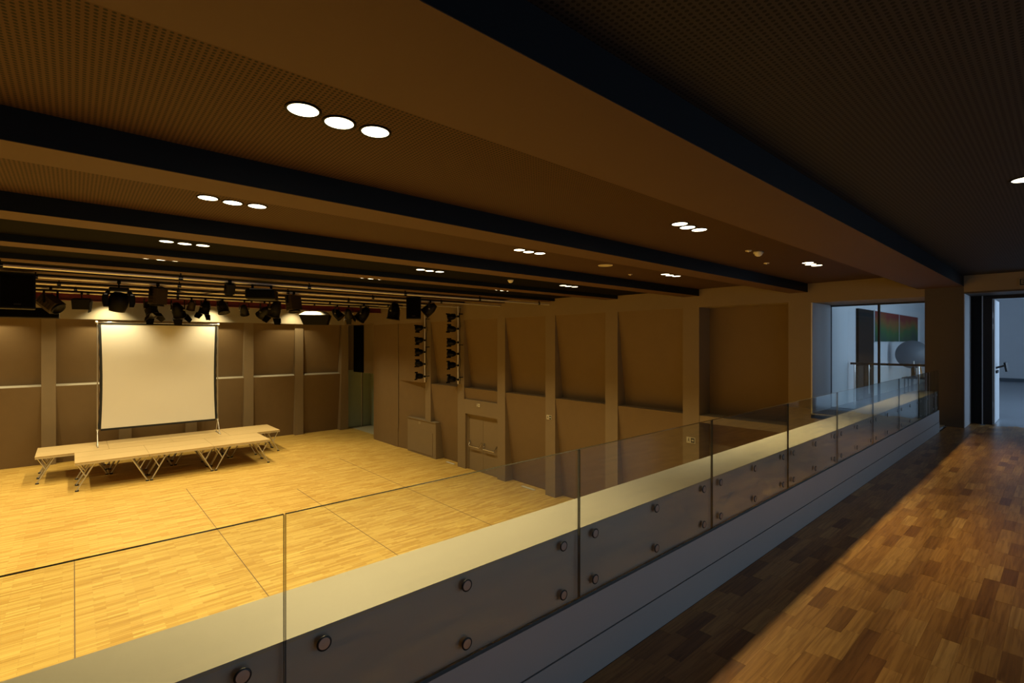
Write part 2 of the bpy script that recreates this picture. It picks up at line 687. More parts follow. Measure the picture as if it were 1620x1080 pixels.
# service cabinet let into the wall
cab = empty('wall_cabinet', (XR, 18.8, 0))
tag(cab, 'low brown wall cabinet with a faint sign, left of the double door', 'cabinet')
MB().box(-0.02, 0.54, -1.17, 1.17, 0, 1.53).build('body', 'wall_paint', cab)
MB().box(-0.034, -0.02, -0.93, 0.95, 0.08, 1.05).build('door', 'wall_paint', cab)
MB().box(-0.045, -0.02, -1.17, 1.17, 1.50, 1.53).build('cap', 'wall_paint', cab)
MB().box(-0.027, -0.02, 0.04, 0.20, 1.32, 1.44).build('sign_plate', 'sign_faded', cab)

# double door
dd = struct(empty('door_1', (XR, 14.61, 0)), 'brown double door with two chrome push bars')
MB().box(0.22, 0.26, -0.95, 0.955, 0, 2.158).build('back_panel', 'wall_paint', dd)
fm = MB()
fm.box(0.10, 0.22, 0.88, 0.955, 0, 2.155)
fm.box(0.10, 0.22, -0.955, -0.90, 0, 2.155)
fm.box(0.10, 0.22, -0.90, 0.88, 2.07, 2.155)
fm.build('door_frame', 'wall_paint', dd)
for k, (a, b) in enumerate(((-0.895, -0.008), (0.004, 0.875))):
    lf = MB().box(0.13, 0.18, a, b, 0.01, 2.065).build('door_leaf', 'wall_paint', dd)
    ya, yb = a + 0.07, b - 0.07
    MB().path([(0.125, ya, 1.12), (0.03, ya + 0.05, 0.93), (0.03, yb - 0.05, 0.93), (0.125, yb, 1.12)], 0.022
              ).build('push_bar', 'chrome', lf)


def exit_sign(label, loc, faded=False):
    t = empty('exit_sign', loc)
    tag(t, label, 'sign', 'exit signs on the side wall')
    MB().box(-0.018, 0, -0.11, 0.11, -0.07, 0.07).build('plate', 'sign_faded' if faded else 'sign_cream', t)
    MB().box(-0.021, -0.018, -0.10, -0.005, -0.058, 0.058).build('arrow_field', 'sign_dark' if not faded else 'sign_cream', t)
    # arrow
    MB().prism([(-0.085, 0.0), (-0.055, -0.03), (-0.055, -0.012), (-0.02, -0.012), (-0.02, 0.012), (-0.055, 0.012), (-0.055, 0.03)],
               'x', -0.024, -0.021).build('arrow', 'sign_cream' if not faded else 'sign_faded', t)
    # running figure
    m = MB()
    m.bar((-0.021, 0.055, 0.028), (-0.021, 0.05, -0.008), 0.004, 0.016, (0, 1, 0))
    m.bar((-0.021, 0.05, -0.008), (-0.021, 0.025, -0.04), 0.004, 0.011, (0, 1, 0))
    m.bar((-0.021, 0.05, -0.008), (-0.021, 0.08, -0.04), 0.004, 0.011, (0, 1, 0))
    m.bar((-0.021, 0.055, 0.02), (-0.021, 0.025, 0.008), 0.004, 0.009, (0, 1, 0))
    m.bar((-0.021, 0.055, 0.02), (-0.021, 0.082, 0.002), 0.004, 0.009, (0, 1, 0))
    m.lathe([(0.011, 0), (0.011, 0.004)], (-1, 0, 0), (-0.0185, 0.05, 0.043), 10)
    m.build('running_figure', 'sign_dark' if not faded else 'sign_cream', t)
    return t


exit_sign('small pale exit sign over the double door', (XR, 14.73, 2.55), True)
exit_sign('small exit sign on the pilaster right of the double door', (XR, 11.03, 2.52))
exit_sign('small exit sign seen through the railing glass, beside the deep dark recess', (XR, 6.18, 2.515))

# ------------------------------------------------------------------ stage wall and alcove
HS = 5.87
wall_back = MB()
wall_back.box(XL, 12.6, 27.55, 27.9, 0, ZT)
wall_back.box(XL, 11.2, YS, 27.55, HS + 0.001, ZT)
wall_back = struct(wall_back.build('wall_back', 'wall_paint'), 'brown grey panelled wall behind the stage')
MB().box(XL, XR, YS - 0.14, YS, HS, ZT).build('header', 'ledge_paint', wall_back)
SP = [-0.95 + 2.425 * k for k in range(-3, 5)]
for x in SP:
    MB().box(x, x + 0.43, YS, 27.55, 0, HS).build('pilaster', 'wall_paint', wall_back)
MB().hexa([(11.15, YS - 0.1, 0), (11.62, YS - 0.1, 0), (11.62, 27.55, 0), (11.15, 27.55, 0),
           (11.25, YS - 0.1, HS), (11.62, YS - 0.1, HS), (11.62, 27.55, HS), (11.25, 27.55, HS)]
          ).build('corner_fin', 'wall_paint', wall_back)
xs = [XL - 0.43] + SP + [11.2]
for a, b in zip(xs[:-1], xs[1:]):
    x0, x1 = a + 0.43, b
    MB().prism([(YS + 0.012, HS), (27.55, HS), (27.55, ZS), (YS + D, ZS)], 'x', x0, x1).build('panel', 'panel_paint', wall_back)
    MB().prism([(YS + 0.010, ZS), (27.55, ZS), (27.55, 0), (YS + 0.30, 0)], 'x', x0, x1).build('panel', 'panel_paint', wall_back)
    MB().prism([(YS + 0.03, ZS - 0.06), (YS + 0.17, ZS + 0.07), (27.55, ZS + 0.07), (27.55, ZS - 0.06)], 'x', x0, x1).build('ledge', 'ledge_paint', wall_back)  # front lip sloped upward, shaped to catch light from above

alc = MB()
alc.box(XA, XA + 0.1, 23.0, 28.2, 0, ZT)
alc.box(11.95, XA, 23.0, 23.4, 0, ZT)
alc.box(12.6, XA, 27.9, 28.1, 0, ZT)
alc.box(XR, XA, 23.4, YS, HS, ZT)
alc = struct(alc.build('wall_alcove', 'wall_paint'), 'side passage at the stage corner of the hall')
MB().box(12.2, 12.3, 23.4, 26.25, 3.2, HS).build('bulkhead', 'wall_paint', alc)
MB().box(12.15, 12.3, 26.25, 27.5, 3.2, HS).build('curtain', 'cloth_black', alc)
fa = struct(MB().box(11.95, XA, 23.4, 27.9, -0.1, 0.002).build('floor_alcove', 'alcove_floor'), 'pale floor of the side passage')
d2 = struct(empty('door_2', (12.66, 27.5, 0)), 'greenish glazed door in the side passage by the stage')
MB().box(-1.04, -0.04, 0, 0.04, 0.02, 3.3).build('door_leaf', 'alcove_green', d2)
MB().box(0.04, 0.54, 0, 0.04, 0.02, 3.3).build('door_leaf', 'alcove_green', d2)
MB().box(-0.04, 0.0, -0.03, 0.05, 0, 3.3).build('mullion', 'detector_white', d2)
MB().box(0.0, 0.04, -0.02, 0.05, 0, 3.3).build('mullion', 'frame_black', d2)
sl = MB().box(0.54, 0.58, -4.08, 0, 0.02, 3.3).build('side_light', 'alcove_green', d2)
MB().box(0.47, 0.54, -0.75, -0.70, 1.0, 1.14).build('handle', 'chrome', sl)

# left end and the wall under the balcony (both out of the picture)
struct(MB().box(XL - 0.2, XL, -3.2, 28.0, -0.1, ZT).build('wall_left', 'wall_paint'), 'brown grey end wall of the hall')
struct(MB().box(XL, XR, 1.55, 1.744, -0.1, BAL).build('wall_front', 'wall_paint'), 'brown grey wall under the balcony')

# ------------------------------------------------------------------ ceiling: beams and bays
ceiling = struct(empty('ceiling', (0, 0, EYE)), 'dark perforated ceiling with black sided cross beams')
for i, (y, w) in enumerate(zip(BEAM_Y, BEAM_W)):
    zb = beam_bottom(y)
    zt = max(BAY_Z[i], BAY_Z[i + 1]) + 0.06
    bm_ = MB().box(XL, XR, y, y + w, zb + 0.002, zt).build('beam', 'beam_black', ceiling)
    MB().box(XL, XR, y + 0.002, y + w - 0.002, zb - 0.001, zb + 0.002).build('soffit', 'soffit_paint', bm_)
for i in range(12):
    y0 = -3.2 if i == 0 else BEAM_Y[i - 1] + BEAM_W[i - 1]
    y1 = BEAM_Y[i] if i < len(BEAM_Y) else YS
    z = BAY_Z[i]
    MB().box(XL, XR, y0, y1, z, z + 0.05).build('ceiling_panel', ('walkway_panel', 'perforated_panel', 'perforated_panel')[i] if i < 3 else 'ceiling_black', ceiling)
for i in (3, 4):                 # thin shadow-gap profile along the dark bays
    y = BEAM_Y[i - 1] + BEAM_W[i - 1] + 0.75
    MB().box(XL, XR, y, y + 0.012, BAY_Z[i] - 0.012, BAY_Z[i]).build('gap_profile', 'soffit_paint', ceiling)

# recessed downlights
ring_me = MB().lathe([(0.076, 0.0), (0.090, 0.0), (0.088, -0.008), (0.076, -0.006)], n=24, cap=False).mesh('rim', 'rig_black')
lens_me = MB().lathe([(0.0, -0.004), (0.076, -0.004)], n=24).mesh('lens', 'lamp_lens')
ROWN = ['nearest ceiling row', 'second ceiling row', 'third ceiling row', 'fourth ceiling row']
COLN = ['left-hand', 'middle', 'right-hand']
DISC = ['left', 'centre', 'right']


def downlight(label, x, y, z):
    t = tag(empty('downlight', (x, y, z)), label, 'downlight', 'recessed ceiling downlights in threes')
    for nm, me in (('rim', ring_me), ('lens', lens_me)):
        o = bpy.data.objects.new(nm, me)
        COL.objects.link(o)
        o.parent = t


for r, (ry, rz) in enumerate(ROWS):
    for c_, cx in enumerate(COLX):
        for k in range(3):
            dy = 0.012 * (1 if k == 1 else -1)
            downlight('%s round downlight of the %s trio in the %s from the balcony' % (DISC[k], COLN[c_], ROWN[r]),
                      cx + (k - 1) * 0.2, ry + dy, EYE + rz)
downlight('round downlight cut by the right picture edge over the walkway', 4.93, 0.19, EYE + BAY_Z[0])

# detectors and round loudspeaker on the ceiling


def detector(label, x, y, z):
    t = tag(empty('smoke_detector', (x, y, z)), label, 'smoke detector', 'ceiling smoke detectors')
    MB().lathe([(0.0, 0), (0.062, 0.0), (0.062, -0.02), (0.055, -0.026)], n=18).build('base', 'detector_white', t)
    MB().lathe([(0.050, -0.026), (0.046, -0.045), (0.02, -0.062), (0.0, -0.062)], n=18).build('head', 'detector_white', t)


detector('white smoke detector between the downlight trios of the nearest row', 6.85, 2.75, EYE + 1.20)
detector('small white smoke detector in the dark third ceiling bay', 6.80, 7.70, EYE + 1.28)
t = tag(empty('ceiling_speaker', (6.63, 5.12, EYE + 1.27)), 'round cream loudspeaker set flush in the second ceiling bay', 'loudspeaker')
MB().lathe([(0.105, 0), (0.12, 0), (0.118, -0.008), (0.105, -0.006)], n=28, cap=False).build('rim', 'detector_white', t)
MB().lathe([(0.105, -0.005), (0.105, -0.0045)], n=28).build('grille', 'speaker_grille', t)
for lab, x, y, z in (('thin pale ceiling plate left of the nearest smoke detector', 6.66, 2.80, 1.20),
                     ('thin pale ceiling plate right of the nearest smoke detector', 7.92, 3.06, 1.20),
                     ('thin pale ceiling plate right of the round cream loudspeaker', 7.88, 5.5, 1.27)):
    t = tag(empty('sprinkler_plate', (x, y, EYE + z)), lab, 'sprinkler', 'flush sprinkler plates')
    MB().lathe([(0.0, -0.012), (0.035, -0.012), (0.04, -0.004), (0.04, 0)], n=14).build('cover', 'speaker_grille', t)
    MB().lathe([(0.012, -0.012), (0.010, -0.02), (0.0, -0.02)], n=10).build('tip', 'chrome', t)

# ------------------------------------------------------------------ balcony
bal_floor = struct(MB().box(XL, 12.25, -3.2, 1.55, BAL - 0.3, BAL - 0.011).build('floor_balcony', 'subfloor'),
                   'brown oak stave parquet of the balcony walkway')
SW, SL = 0.070, 0.305
stave_me = MB().box(-SL / 2 + 0.0002, SL / 2 - 0.0002, -SW / 2 + 0.0002, SW / 2 - 0.0002, -0.011, 0).mesh('plank', 'oak_stave')
cand = []
rng = random.Random(11)
cy, sy = math.cos(CAM_YAW), math.sin(CAM_YAW)
row = 0
y = 1.399 - SW / 2
rest = MB()
while y > -3.0:
    x = -8.4 + rng.random() * SL
    while x < 12.2:
        F = -sy * x + cy * y
        R = cy * x + sy * y
        seen = False
        if F > 0.3:
            u = CAM_F * R / F
            v = CAM_F * (EYE - BAL) / F
            seen = abs(u) < 830 and v < 550
        if seen:
            cand.append((F, x, y))
        else:
            rest.box(x - SL / 2 + 0.0002, x + SL / 2 - 0.0002, y - SW / 2 + 0.0002, y + SW / 2 - 0.0002, BAL - 0.011, BAL)
        x += SL
    y -= SW
cand.sort()
for F, x, y in cand[:300]:
    o = bpy.data.objects.new('plank', stave_me)
    COL.objects.link(o)
    o.parent = bal_floor
    o.location = (x, y, BAL + rng.uniform(-0.0004, 0.0004))
for F, x, y in cand[300:]:
    rest.box(x - SL / 2 + 0.0002, x + SL / 2 - 0.0002, y - SW / 2 + 0.0002, y + SW / 2 - 0.0002, BAL - 0.011, BAL)
ro = rest.build('plank_field', 'oak_stave_mass', bal_floor)
ro['kind'] = 'stuff'

# parapet: apron and skirting towards the walkway, set-back panel behind the glass, pale ledge on top
XE = 10.63
ZP = EYE - 0.822
par = MB()
par.box(XL, XE, 1.432, 1.70, BAL - 0.02, ZP - 0.012)
par = struct(par.build('wall_parapet', 'parapet_paint'), 'low grey parapet carrying the glass railing')
MB().box(XL, XE, 1.430, 1.712, ZP - 0.012, ZP).build('ledge', 'ledge_paint', par)
MB().box(XL, XE, 1.402, 1.432, BAL, BAL + 0.160).build('skirting', 'apron_paint', par)
MB().box(XL, XE, 1.409, 1.432, BAL + 0.160, BAL + 0.165).build('groove', 'door_dark', par)
MB().box(XL, XE, 1.405, 1.432, BAL + 0.165, BAL + 0.355).build('apron', 'apron_paint', par)
MB().box(XE, XR, 1.432, 1.70, BAL - 0.02, BAL + 0.02).build('threshold', 'parapet_paint', par)
struct(MB().box(XL, XR, -3.35, -3.05, BAL, BAL + 0.6).build('wall_balcony', 'wall_paint'), 'rear wall of the balcony walkway')
wb_ = bpy.data.objects['wall_balcony']
MB().box(XL, XR, -3.35, -3.05, BAL + 2.1, BAL + 2.7).build('lintel', 'wall_paint', wb_)
MB().box(XL, 0.0, -3.35, -3.05, BAL + 0.6, BAL + 2.1).build('pier', 'wall_paint', wb_)
MB().box(9.0, XR, -3.35, -3.05, BAL + 0.6, BAL + 2.1).build('pier', 'wall_paint', wb_)

# glass railing
rail = empty('glass_railing', (0, 1.418, BAL + 0.364))
tag(rail, 'frameless clear glass railing bolted to the grey parapet of the walkway', 'railing')
JX = [-5.62, -4.41, -3.20, -1.99, -0.79, 0.431, 1.65, 2.86, 4.07, 5.28, 6.54, 7.80, 9.03, 10.25, XE]
GH = 0.648
ros_me = None
for a, b in zip(JX[:-1], JX[1:]):
    m = MB()
    x0, x1, y0, y1, z0, z1 = a + 0.0022, b - 0.0022, -0.006, 0.006, 0.0, GH
    m.box(x0, x1, y0, y1, z0, z1)
    m.mi = [1, 1, 0, 1, 0, 1]
    gp = m.build('glass_panel', ['clear_glass', 'glass_edge'], rail)
    cols = [a + 0.105, (a + b) / 2, b - 0.105] if b - a > 0.6 else [(a + b) / 2]
    for bx in cols:
        for bz in (0.050, 0.256):
            if ros_me is None:
                mm = MB()
                mm.cur = 1
                mm.lathe([(0.0215, -0.006), (0.0215, -0.0082), (0.0165, -0.0090)], (0, 1, 0), (0, 0, 0), 18)
                mm.cur = 0
                mm.lathe([(0.0165, -0.0090), (0.0, -0.0093)], (0, 1, 0), (0, 0, 0), 18)
                ros_me = mm.build('bolt', ['rosette_steel', 'frame_black'], gp, (bx, 0, bz))
            else:
                share(ros_me, 'bolt', gp, (bx, 0, bz))

# ------------------------------------------------------------------ glazed opening, doorway and foyer
GX = 12.63
win = struct(empty('window_1', (GX, 2.6, BAL)), 'tall glazed opening between the hall and the foyer')
fr = MB()
fr.box(-0.03, 0.03, 0.90, 0.93, 0, 2.28)
fr.box(-0.03, 0.03, -0.93, 0.90, 2.25, 2.28)
fr.box(-0.03, 0.03, -0.93, 0.90, 0, 0.03)
fr.box(-0.03, 0.03, -0.93, -0.90, 0, 2.28)
fr.build('window_frame', 'frame_black', win)
MB().box(XR - GX + 0.005, -0.03, -0.89, 0.905, -0.001, 0.004).build('reveal_floor', 'subfloor', win)
MB().box(-0.03, 0.03, 0.015, 0.05, 0.03, 2.25).build('mullion', 'frame_black', win)
for a, b in ((-0.90, 0.015), (0.05, 0.90)):
    MB().box(-0.004, 0.004, a, b, 0.03, 2.25).build('pane', 'clear_glass', win)

foyer = struct(MB().box(12.6, 26.2, 3.53, 3.75, BAL - 0.1, 7.0).build('wall_foyer_left', 'foyer_white'), 'white daylit side wall of the foyer')
MB().box(XR - GX + 0.002, -0.03, 0.905, 0.932, 0, 2.284).build('reveal', 'jamb_paint', win)
wfe = struct(MB().box(26.0, 26.2, -4.0, 3.53, BAL - 0.1, 7.0).build('wall_foyer_end', 'foyer_white'), 'white far wall of the foyer')
MB().box(25.95, 26.0, -3.9, 3.53, BAL, BAL + 0.12).build('baseboard', 'disc_grey', wfe)
wfw = struct(MB().box(12.62, 26.0, -4.0, -3.9, BAL - 0.1, BAL + 0.35).build('wall_foyer_window', 'foyer_white'), 'window wall of the foyer')
MB().box(12.62, 26.0, -4.0, -3.9, BAL + 2.9, 7.0).build('lintel', 'foyer_white', wfw)
wfn = struct(MB().box(12.60, 12.75, 0.92, 1.72, BAL, 7.0).build('wall_foyer_near', 'foyer_white'), 'white near wall of the foyer between opening and doorway')
MB().box(12.60, 12.75, 1.72, 3.53, 5.75, 7.0).build('lintel', 'foyer_white', wfn)
MB().box(12.60, 12.75, -4.0, 0.92, BAL + 2.26, 7.0).build('lintel', 'foyer_white', wfn)
MB().box(12.60, 12.75, -4.0, -1.0, BAL, BAL + 2.26).build('pier', 'foyer_white', wfn)
struct(MB().box(XR, 26.0, -4.0, 3.53, BAL - 0.1, BAL - 0.001).build('floor_foyer', 'foyer_floor'), 'pale polished foyer floor')
struct(MB().box(12.6, 26.0, -4.0, 3.53, 6.75, 6.9).build('ceiling_foyer', 'foyer_white'), 'white foyer ceiling')

# doorway niche at the end of the walkway
d3 = struct(empty('door_3', (12.25, 0.0, BAL)), 'open doorway at the end of the walkway')
MB().box(-0.84, 0.0, 1.176, 1.19, 0, 2.32).build('niche_jamb', 'jamb_paint', d3)
MB().box(-0.85, 0.0, -1.2, 1.186, 2.30, 2.325).build('niche_head', 'pier_paint', d3)
MB().box(-0.02, 0.10, 1.03, 1.186, 0, 2.30).build('side_panel', 'door_dark', d3)
MB().box(-0.05, 0.10, 1.015, 1.03, 0, 2.30).build('edge_strip', 'jamb_paint', d3)
ff = MB()
ff.box(-0.03, 0.10, 0.895, 1.015, 0, 2.30)
ff.box(-0.03, 0.10, -1.2, 0.895, 2.24, 2.30)
ff.box(-0.03, 0.10, -1.2, -0.9, 0, 2.24)
ff.build('door_frame', 'frame_black', d3)
lf = MB().box(0.10, 1.00, 0.875, 0.915, 0.01, 2.235).build('door_leaf', 'foyer_white', d3)
hm = MB()
for hx in (0.32, 0.50):
    hm.bar((hx, 0.875, 1.00), (hx + 0.03, 0.76, 1.05), 0.05, 0.03)
    hm.bar((hx + 0.03, 0.76, 1.10), (hx + 0.10, 0.74, 0.94), 0.03, 0.035)
hm.bar((0.28, 0.865, 0.93), (0.60, 0.865, 0.93), 0.02, 0.05)
hm.build('handle', 'frame_black', lf)
for hz in (0.35, 1.75, 1.95):
    MB().tube((0.085, 0.905, hz - 0.05), (0.085, 0.905, hz + 0.05), 0.012).build('hinge', 'rosette_steel', d3)

sg = empty('door_sign', (XR, 0.40, 5.902))
tag(sg, 'small dark exit sign above the open doorway, cut by the picture edge', 'sign')
MB().box(-0.02, 0, -0.14, 0.125, -0.06, 0.06).build('plate', 'sign_dark', sg)
fm = MB()
for a in ((-0.14, 0.125, 0.052, 0.06), (-0.14, 0.125, -0.06, -0.052), (0.117, 0.125, -0.06, 0.06), (-0.14, -0.132, -0.06, 0.06)):
    fm.box(-0.023, -0.02, *a)
fm.build('border', 'sign_faded', sg)
cu = bpy.data.curves.new('lettering', 'FONT')
cu.body = 'EXIT'
cu.size = 0.095
cu.extrude = 0.002
cu.align_x = 'LEFT'
cu.align_y = 'CENTER'
lo_ = bpy.data.objects.new('lettering_curve', cu)
COL.objects.link(lo_)
bpy.context.view_layer.update()
lo = bpy.data.objects.new('lettering', bpy.data.meshes.new_from_object(lo_.evaluated_get(bpy.context.evaluated_depsgraph_get())))
bpy.data.objects.remove(lo_)
COL.objects.link(lo)
lo.data.materials.clear()
lo.data.materials.append(MATS['sign_faded'])
lo.parent = sg
lo.location = (-0.0225, 0.105, 0.0)
lo.rotation_euler = (math.pi / 2, 0, -math.pi / 2)

# things in the foyer
dk = empty('foyer_door', (15.36, 3.528, BAL))
tag(dk, 'dark tall door in the foyer with a long chrome pull', 'door')
MB().box(-0.71, 0.73, -0.06, 0, 0, 2.31).build('leaf', 'door_dark', dk)
m = MB()
m.tube((-0.10, -0.13, 0.15), (-0.10, -0.13, 0.90), 0.018)
m.tube((-0.10, -0.13, 0.25), (-0.10, -0.06, 0.25), 0.012)
m.tube((-0.10, -0.13, 0.80), (-0.10, -0.06, 0.80), 0.012)
m.build('pull_handle', 'chrome', dk)
MB().lathe([(0.03, 0), (0.03, -0.02)], (0, 1, 0), (0.30, -0.06, 0.78), 12).build('lock', 'rosette_steel', dk)
for lab, a, b in (('left green and red abstract canvas of the pair behind the foyer glass', 16.30, 19.14),
                  ('right green and red abstract canvas of the pair behind the foyer glass', 19.26, 22.02)):
    p = tag(empty('painting', ((a + b) / 2, 3.53, EYE)), lab, 'painting', 'abstract canvases in the foyer')
    h = (b - a) / 2
    MB().box(-h, h, -0.05, -0.005, 0.0, 0.83).build('canvas', 'painting_canvas', p)
    MB().box(-h - 0.02, h + 0.02, -0.04, 0, -0.02, 0.85).build('stretcher', 'foyer_strip', p)
struct(MB().box(22.3, 22.45, 3.47, 3.529, BAL, BAL + 2.25).build('trim_2', 'foyer_white'), 'white upright strip at the end of the foyer canvases')
fh = empty('foyer_handrail', (14.0, 2.2, BAL))
tag(fh, 'black foyer handrail with clear glass below it', 'handrail')
MB().bar((0, -1.2, 0.955), (0, 1.28, 0.955), 0.05, 0.05).build('rail', 'frame_black', fh)
for yy in (-1.15, 0.0, 1.2):
    MB().tube((0, yy, 0), (0, yy, 0.94), 0.02).build('post', 'chrome', fh)
MB().box(-0.005, 0.005, -1.1, 1.15, 0.08, 0.90).build('glass_panel', 'clear_glass', fh)
ds = empty('round_disc', (18.0, 2.97, BAL))
tag(ds, 'grey upright round disc behind the foyer handrail', 'disc')
MB().lathe([(0.0, -0.02), (0.385, -0.02), (0.40, 0.0), (0.385, 0.02), (0.0, 0.02)], (0.93, 0.36, 0), (0, 0, 1.11), 40).build('plate', 'disc_grey', ds)
MB().tube((0, 0, 0), (0, 0, 0.74), 0.03).build('post', 'frame_black', ds)
MB().lathe([(0.0, 0), (0.22, 0), (0.22, 0.02), (0.0, 0.03)], n=24).build('foot', 'frame_black', ds)
lt = empty('stand_in_table', (15.5, 2.42, BAL))  # table and the objects on it stand in for a reflection
tag(lt, 'low black table under the reflection stand-ins beyond the foyer handrail', 'table')
MB().box(-0.25, 0.25, -0.35, 0.30, 0.575, 0.60).build('top', 'frame_black', lt)
for sx in (-1, 1):
    for yy in (-0.30, 0.25):
        MB().tube((sx * 0.21, yy, 0), (sx * 0.21, yy, 0.575), 0.015).build('leg', 'frame_black', lt)
bt = tag(empty('bottle', (15.5, 2.53, BAL + 0.60)), 'dark bottle shape with a pale neck, standing in for a reflection', 'bottle')
MB().lathe([(0.0, 0), (0.045, 0), (0.045, 0.20), (0.018, 0.27)], n=16).build('body', 'frame_black', bt)
MB().lathe([(0.018, 0.27), (0.016, 0.40), (0.0, 0.40)], n=12).build('neck', 'detector_white', bt)
for k, (yy, lab) in enumerate(((2.36, 'upright chrome prop standing in for a reflection, beside the bottle'),
                               (2.22, 'leaning chrome prop standing in for a reflection, at the right end'))):
    p = tag(empty('reflection_prop', (15.5, yy, BAL + 0.60)), lab, 'ornament')
    MB().bar((0, 0.06 * k, 0.02), (0, 0.06 - 0.12 * k, 0.34), 0.03, 0.02).build('rod', 'chrome', p)
    MB().box(-0.05, 0.05, -0.05 + 0.06 * k, 0.05 + 0.06 * k, 0, 0.02).build('foot', 'chrome', p)

# ------------------------------------------------------------------ stage decks
DZ = 0.95
proto = None


def make_deck(label, x, y):
    global proto
    if proto is None:
        t = empty('stage_deck', (x, y, 0))
        MB().box(0.004, 1.996, 0.003, 0.997, DZ - 0.028, DZ).build('top', 'deck_wood', t)
        fr_ = MB()
        fr_.box(0.01, 1.99, 0.008, 0.043, DZ - 0.088, DZ - 0.028)
        fr_.box(0.01, 1.99, 0.957, 0.992, DZ - 0.088, DZ - 0.028)
        fr_.box(0.01, 0.045, 0.043, 0.957, DZ - 0.088, DZ - 0.028)
        fr_.box(1.955, 1.99, 0.043, 0.957, DZ - 0.088, DZ - 0.028)
        fr_.build('frame', 'leg_steel', t)
        for sx in (0, 1):
            for yy in (0.06, 0.94):
                X = lambda q: (q if sx == 0 else 2.0 - q)
                lg = MB().tube((X(0.06), yy, 0.03), (X(0.50), yy, DZ - 0.088), 0.024).build('leg', 'leg_steel', t)
                MB().tube((X(0.285), yy, 0.46), (X(0.08), yy, DZ - 0.088), 0.018).build('brace', 'leg_steel', lg)
                MB().lathe([(0.0, 0), (0.052, 0), (0.05, 0.03), (0.03, 0.04)], (0, 0, 1), (X(0.06), yy, 0), 14).build('foot', 'rubber', lg)
        proto = t
    else:
        t = copy_tree(proto)
        t.location = (x, y, 0)
    tag(t, label, 'stage deck', 'wooden stage decks on splayed steel legs')


ORD = ['leftmost', 'second', 'third', 'rightmost']
for r, (rn, y) in enumerate((('front', 21.66), ('second', 22.67))):
    for k in range(3):
        nm = ['leftmost', 'middle', 'rightmost'][k]
        make_deck('%s wooden stage deck of three in the %s' % (nm, 'row nearest the balcony' if r == 0 else 'short row behind the front one'),
                  0.03 + 2.0 * k, y)
for r, (rn, y) in enumerate((('third', 23.69), ('rear', 24.70))):
    for k in range(4):
        nm = ['leftmost', 'second from left', 'third from left', 'rightmost'][k]
        make_deck('%s wooden stage deck of four in the %s' % (nm, 'row under the screen' if r == 0 else 'row nearest the stage wall'),
                  -1.0 + 2.0 * k, y)

# ------------------------------------------------------------------ projection screen
scn = empty('projection_screen', (2.72, 24.78, DZ))
tag(scn, 'large white projection screen with black border standing on the stage decks', 'projection screen')
W2, ZB, ZTOP = 1.98, 0.62, 4.66
m = MB()
nx, nz = 24, 24
pts = {}
for i in range(nx + 1):
    for j in range(nz + 1):
        u_, v_ = i / nx, j / nz
        pull = 0.10 * math.sin(math.pi * v_) * (1 - v_ * 0.35)          # the cloth necks in between its corners
        x = (-W2 + 0.05) + (2 * W2 - 0.10) * u_
        x *= 1 - pull * 0.28
        z = ZB + (ZTOP - ZB) * v_
        pts[i, j] = (x, -0.012 * math.sin(math.pi * u_) * math.sin(math.pi * v_), z)
for i in range(nx):
    for j in range(nz):
        m.quad([pts[i, j], pts[i + 1, j], pts[i + 1, j + 1], pts[i, j + 1]], True)
m.build('cloth', 'screen_white', scn)
for side, idx in (('l', 0), ('r', nx)):
    m = MB()
    sgn = -1 if side == 'l' else 1
    for j in range(nz):
        a, b = Vector(pts[idx, j]), Vector(pts[idx, j + 1])
        wob = [0.012 * math.sin(j * 1.9), 0.012 * math.sin((j + 1) * 1.9)]
        m.quad([a + Vector((-sgn * 0.012, -0.004, 0)), a + Vector((sgn * (0.075 + wob[0]), -0.004, 0)),
                b + Vector((sgn * (0.075 + wob[1]), -0.004, 0)), b + Vector((-sgn * 0.012, -0.004, 0))])
        m.quad([a + Vector((-sgn * 0.012, 0.008, 0)), a + Vector((sgn * (0.075 + wob[0]), 0.008, 0)),
                b + Vector((sgn * (0.075 + wob[1]), 0.008, 0)), b + Vector((-sgn * 0.012, 0.008, 0))])
    m.build('side_border', 'screen_border', scn)
MB().box(-W2 + 0.05, W2 - 0.05, -0.006, 0.008, ZTOP - 0.005, ZTOP + 0.06).build('top_border', 'screen_border', scn)
MB().box(-W2 + 0.05, W2 - 0.05, -0.006, 0.008, ZB - 0.07, ZB + 0.005).build('bottom_border', 'screen_border', scn)
MB().tube((-W2 - 0.05, 0.03, ZTOP + 0.085), (W2 + 0.05, 0.03, ZTOP + 0.085), 0.022).build('top_tube', 'chrome', scn)
for sgn in (-1, 1):
    MB().lathe([(0.0, -0.05), (0.05, -0.03), (0.055, 0.0), (0.05, 0.03), (0.0, 0.05)], (1, 0, 0), (sgn * (W2 + 0.07), 0.03, ZTOP + 0.085), 12
               ).build('corner_knob', 'detector_white', scn)
    st = MB().tube((sgn * (W2 + 0.045), 0.03, 0.45), (sgn * (W2 + 0.045), 0.03, ZTOP + 0.08), 0.018).build('side_tube', 'leg_steel', scn)
    MB().bar((sgn * (W2 + 0.045), 0.03, 0.55), (sgn * (W2 + 0.045), 0.03, 0.62), 0.07, 0.07, (0, 1, 0)).build('clamp', 'leg_steel', st)
    f = MB()
    f.tube((sgn * (W2 + 0.045), 0.03, 0.62), (sgn * (W2 + 0.045), -0.36, 0.02), 0.016)
    f.tube((sgn * (W2 + 0.045), 0.03, 0.62), (sgn * (W2 + 0.045), 0.36, 0.02), 0.016)
    f.bar((sgn * (W2 + 0.045), -0.52, 0.014), (sgn * (W2 + 0.045), 0.36, 0.014), 0.04, 0.026)
    f.build('stand', 'leg_steel', scn)

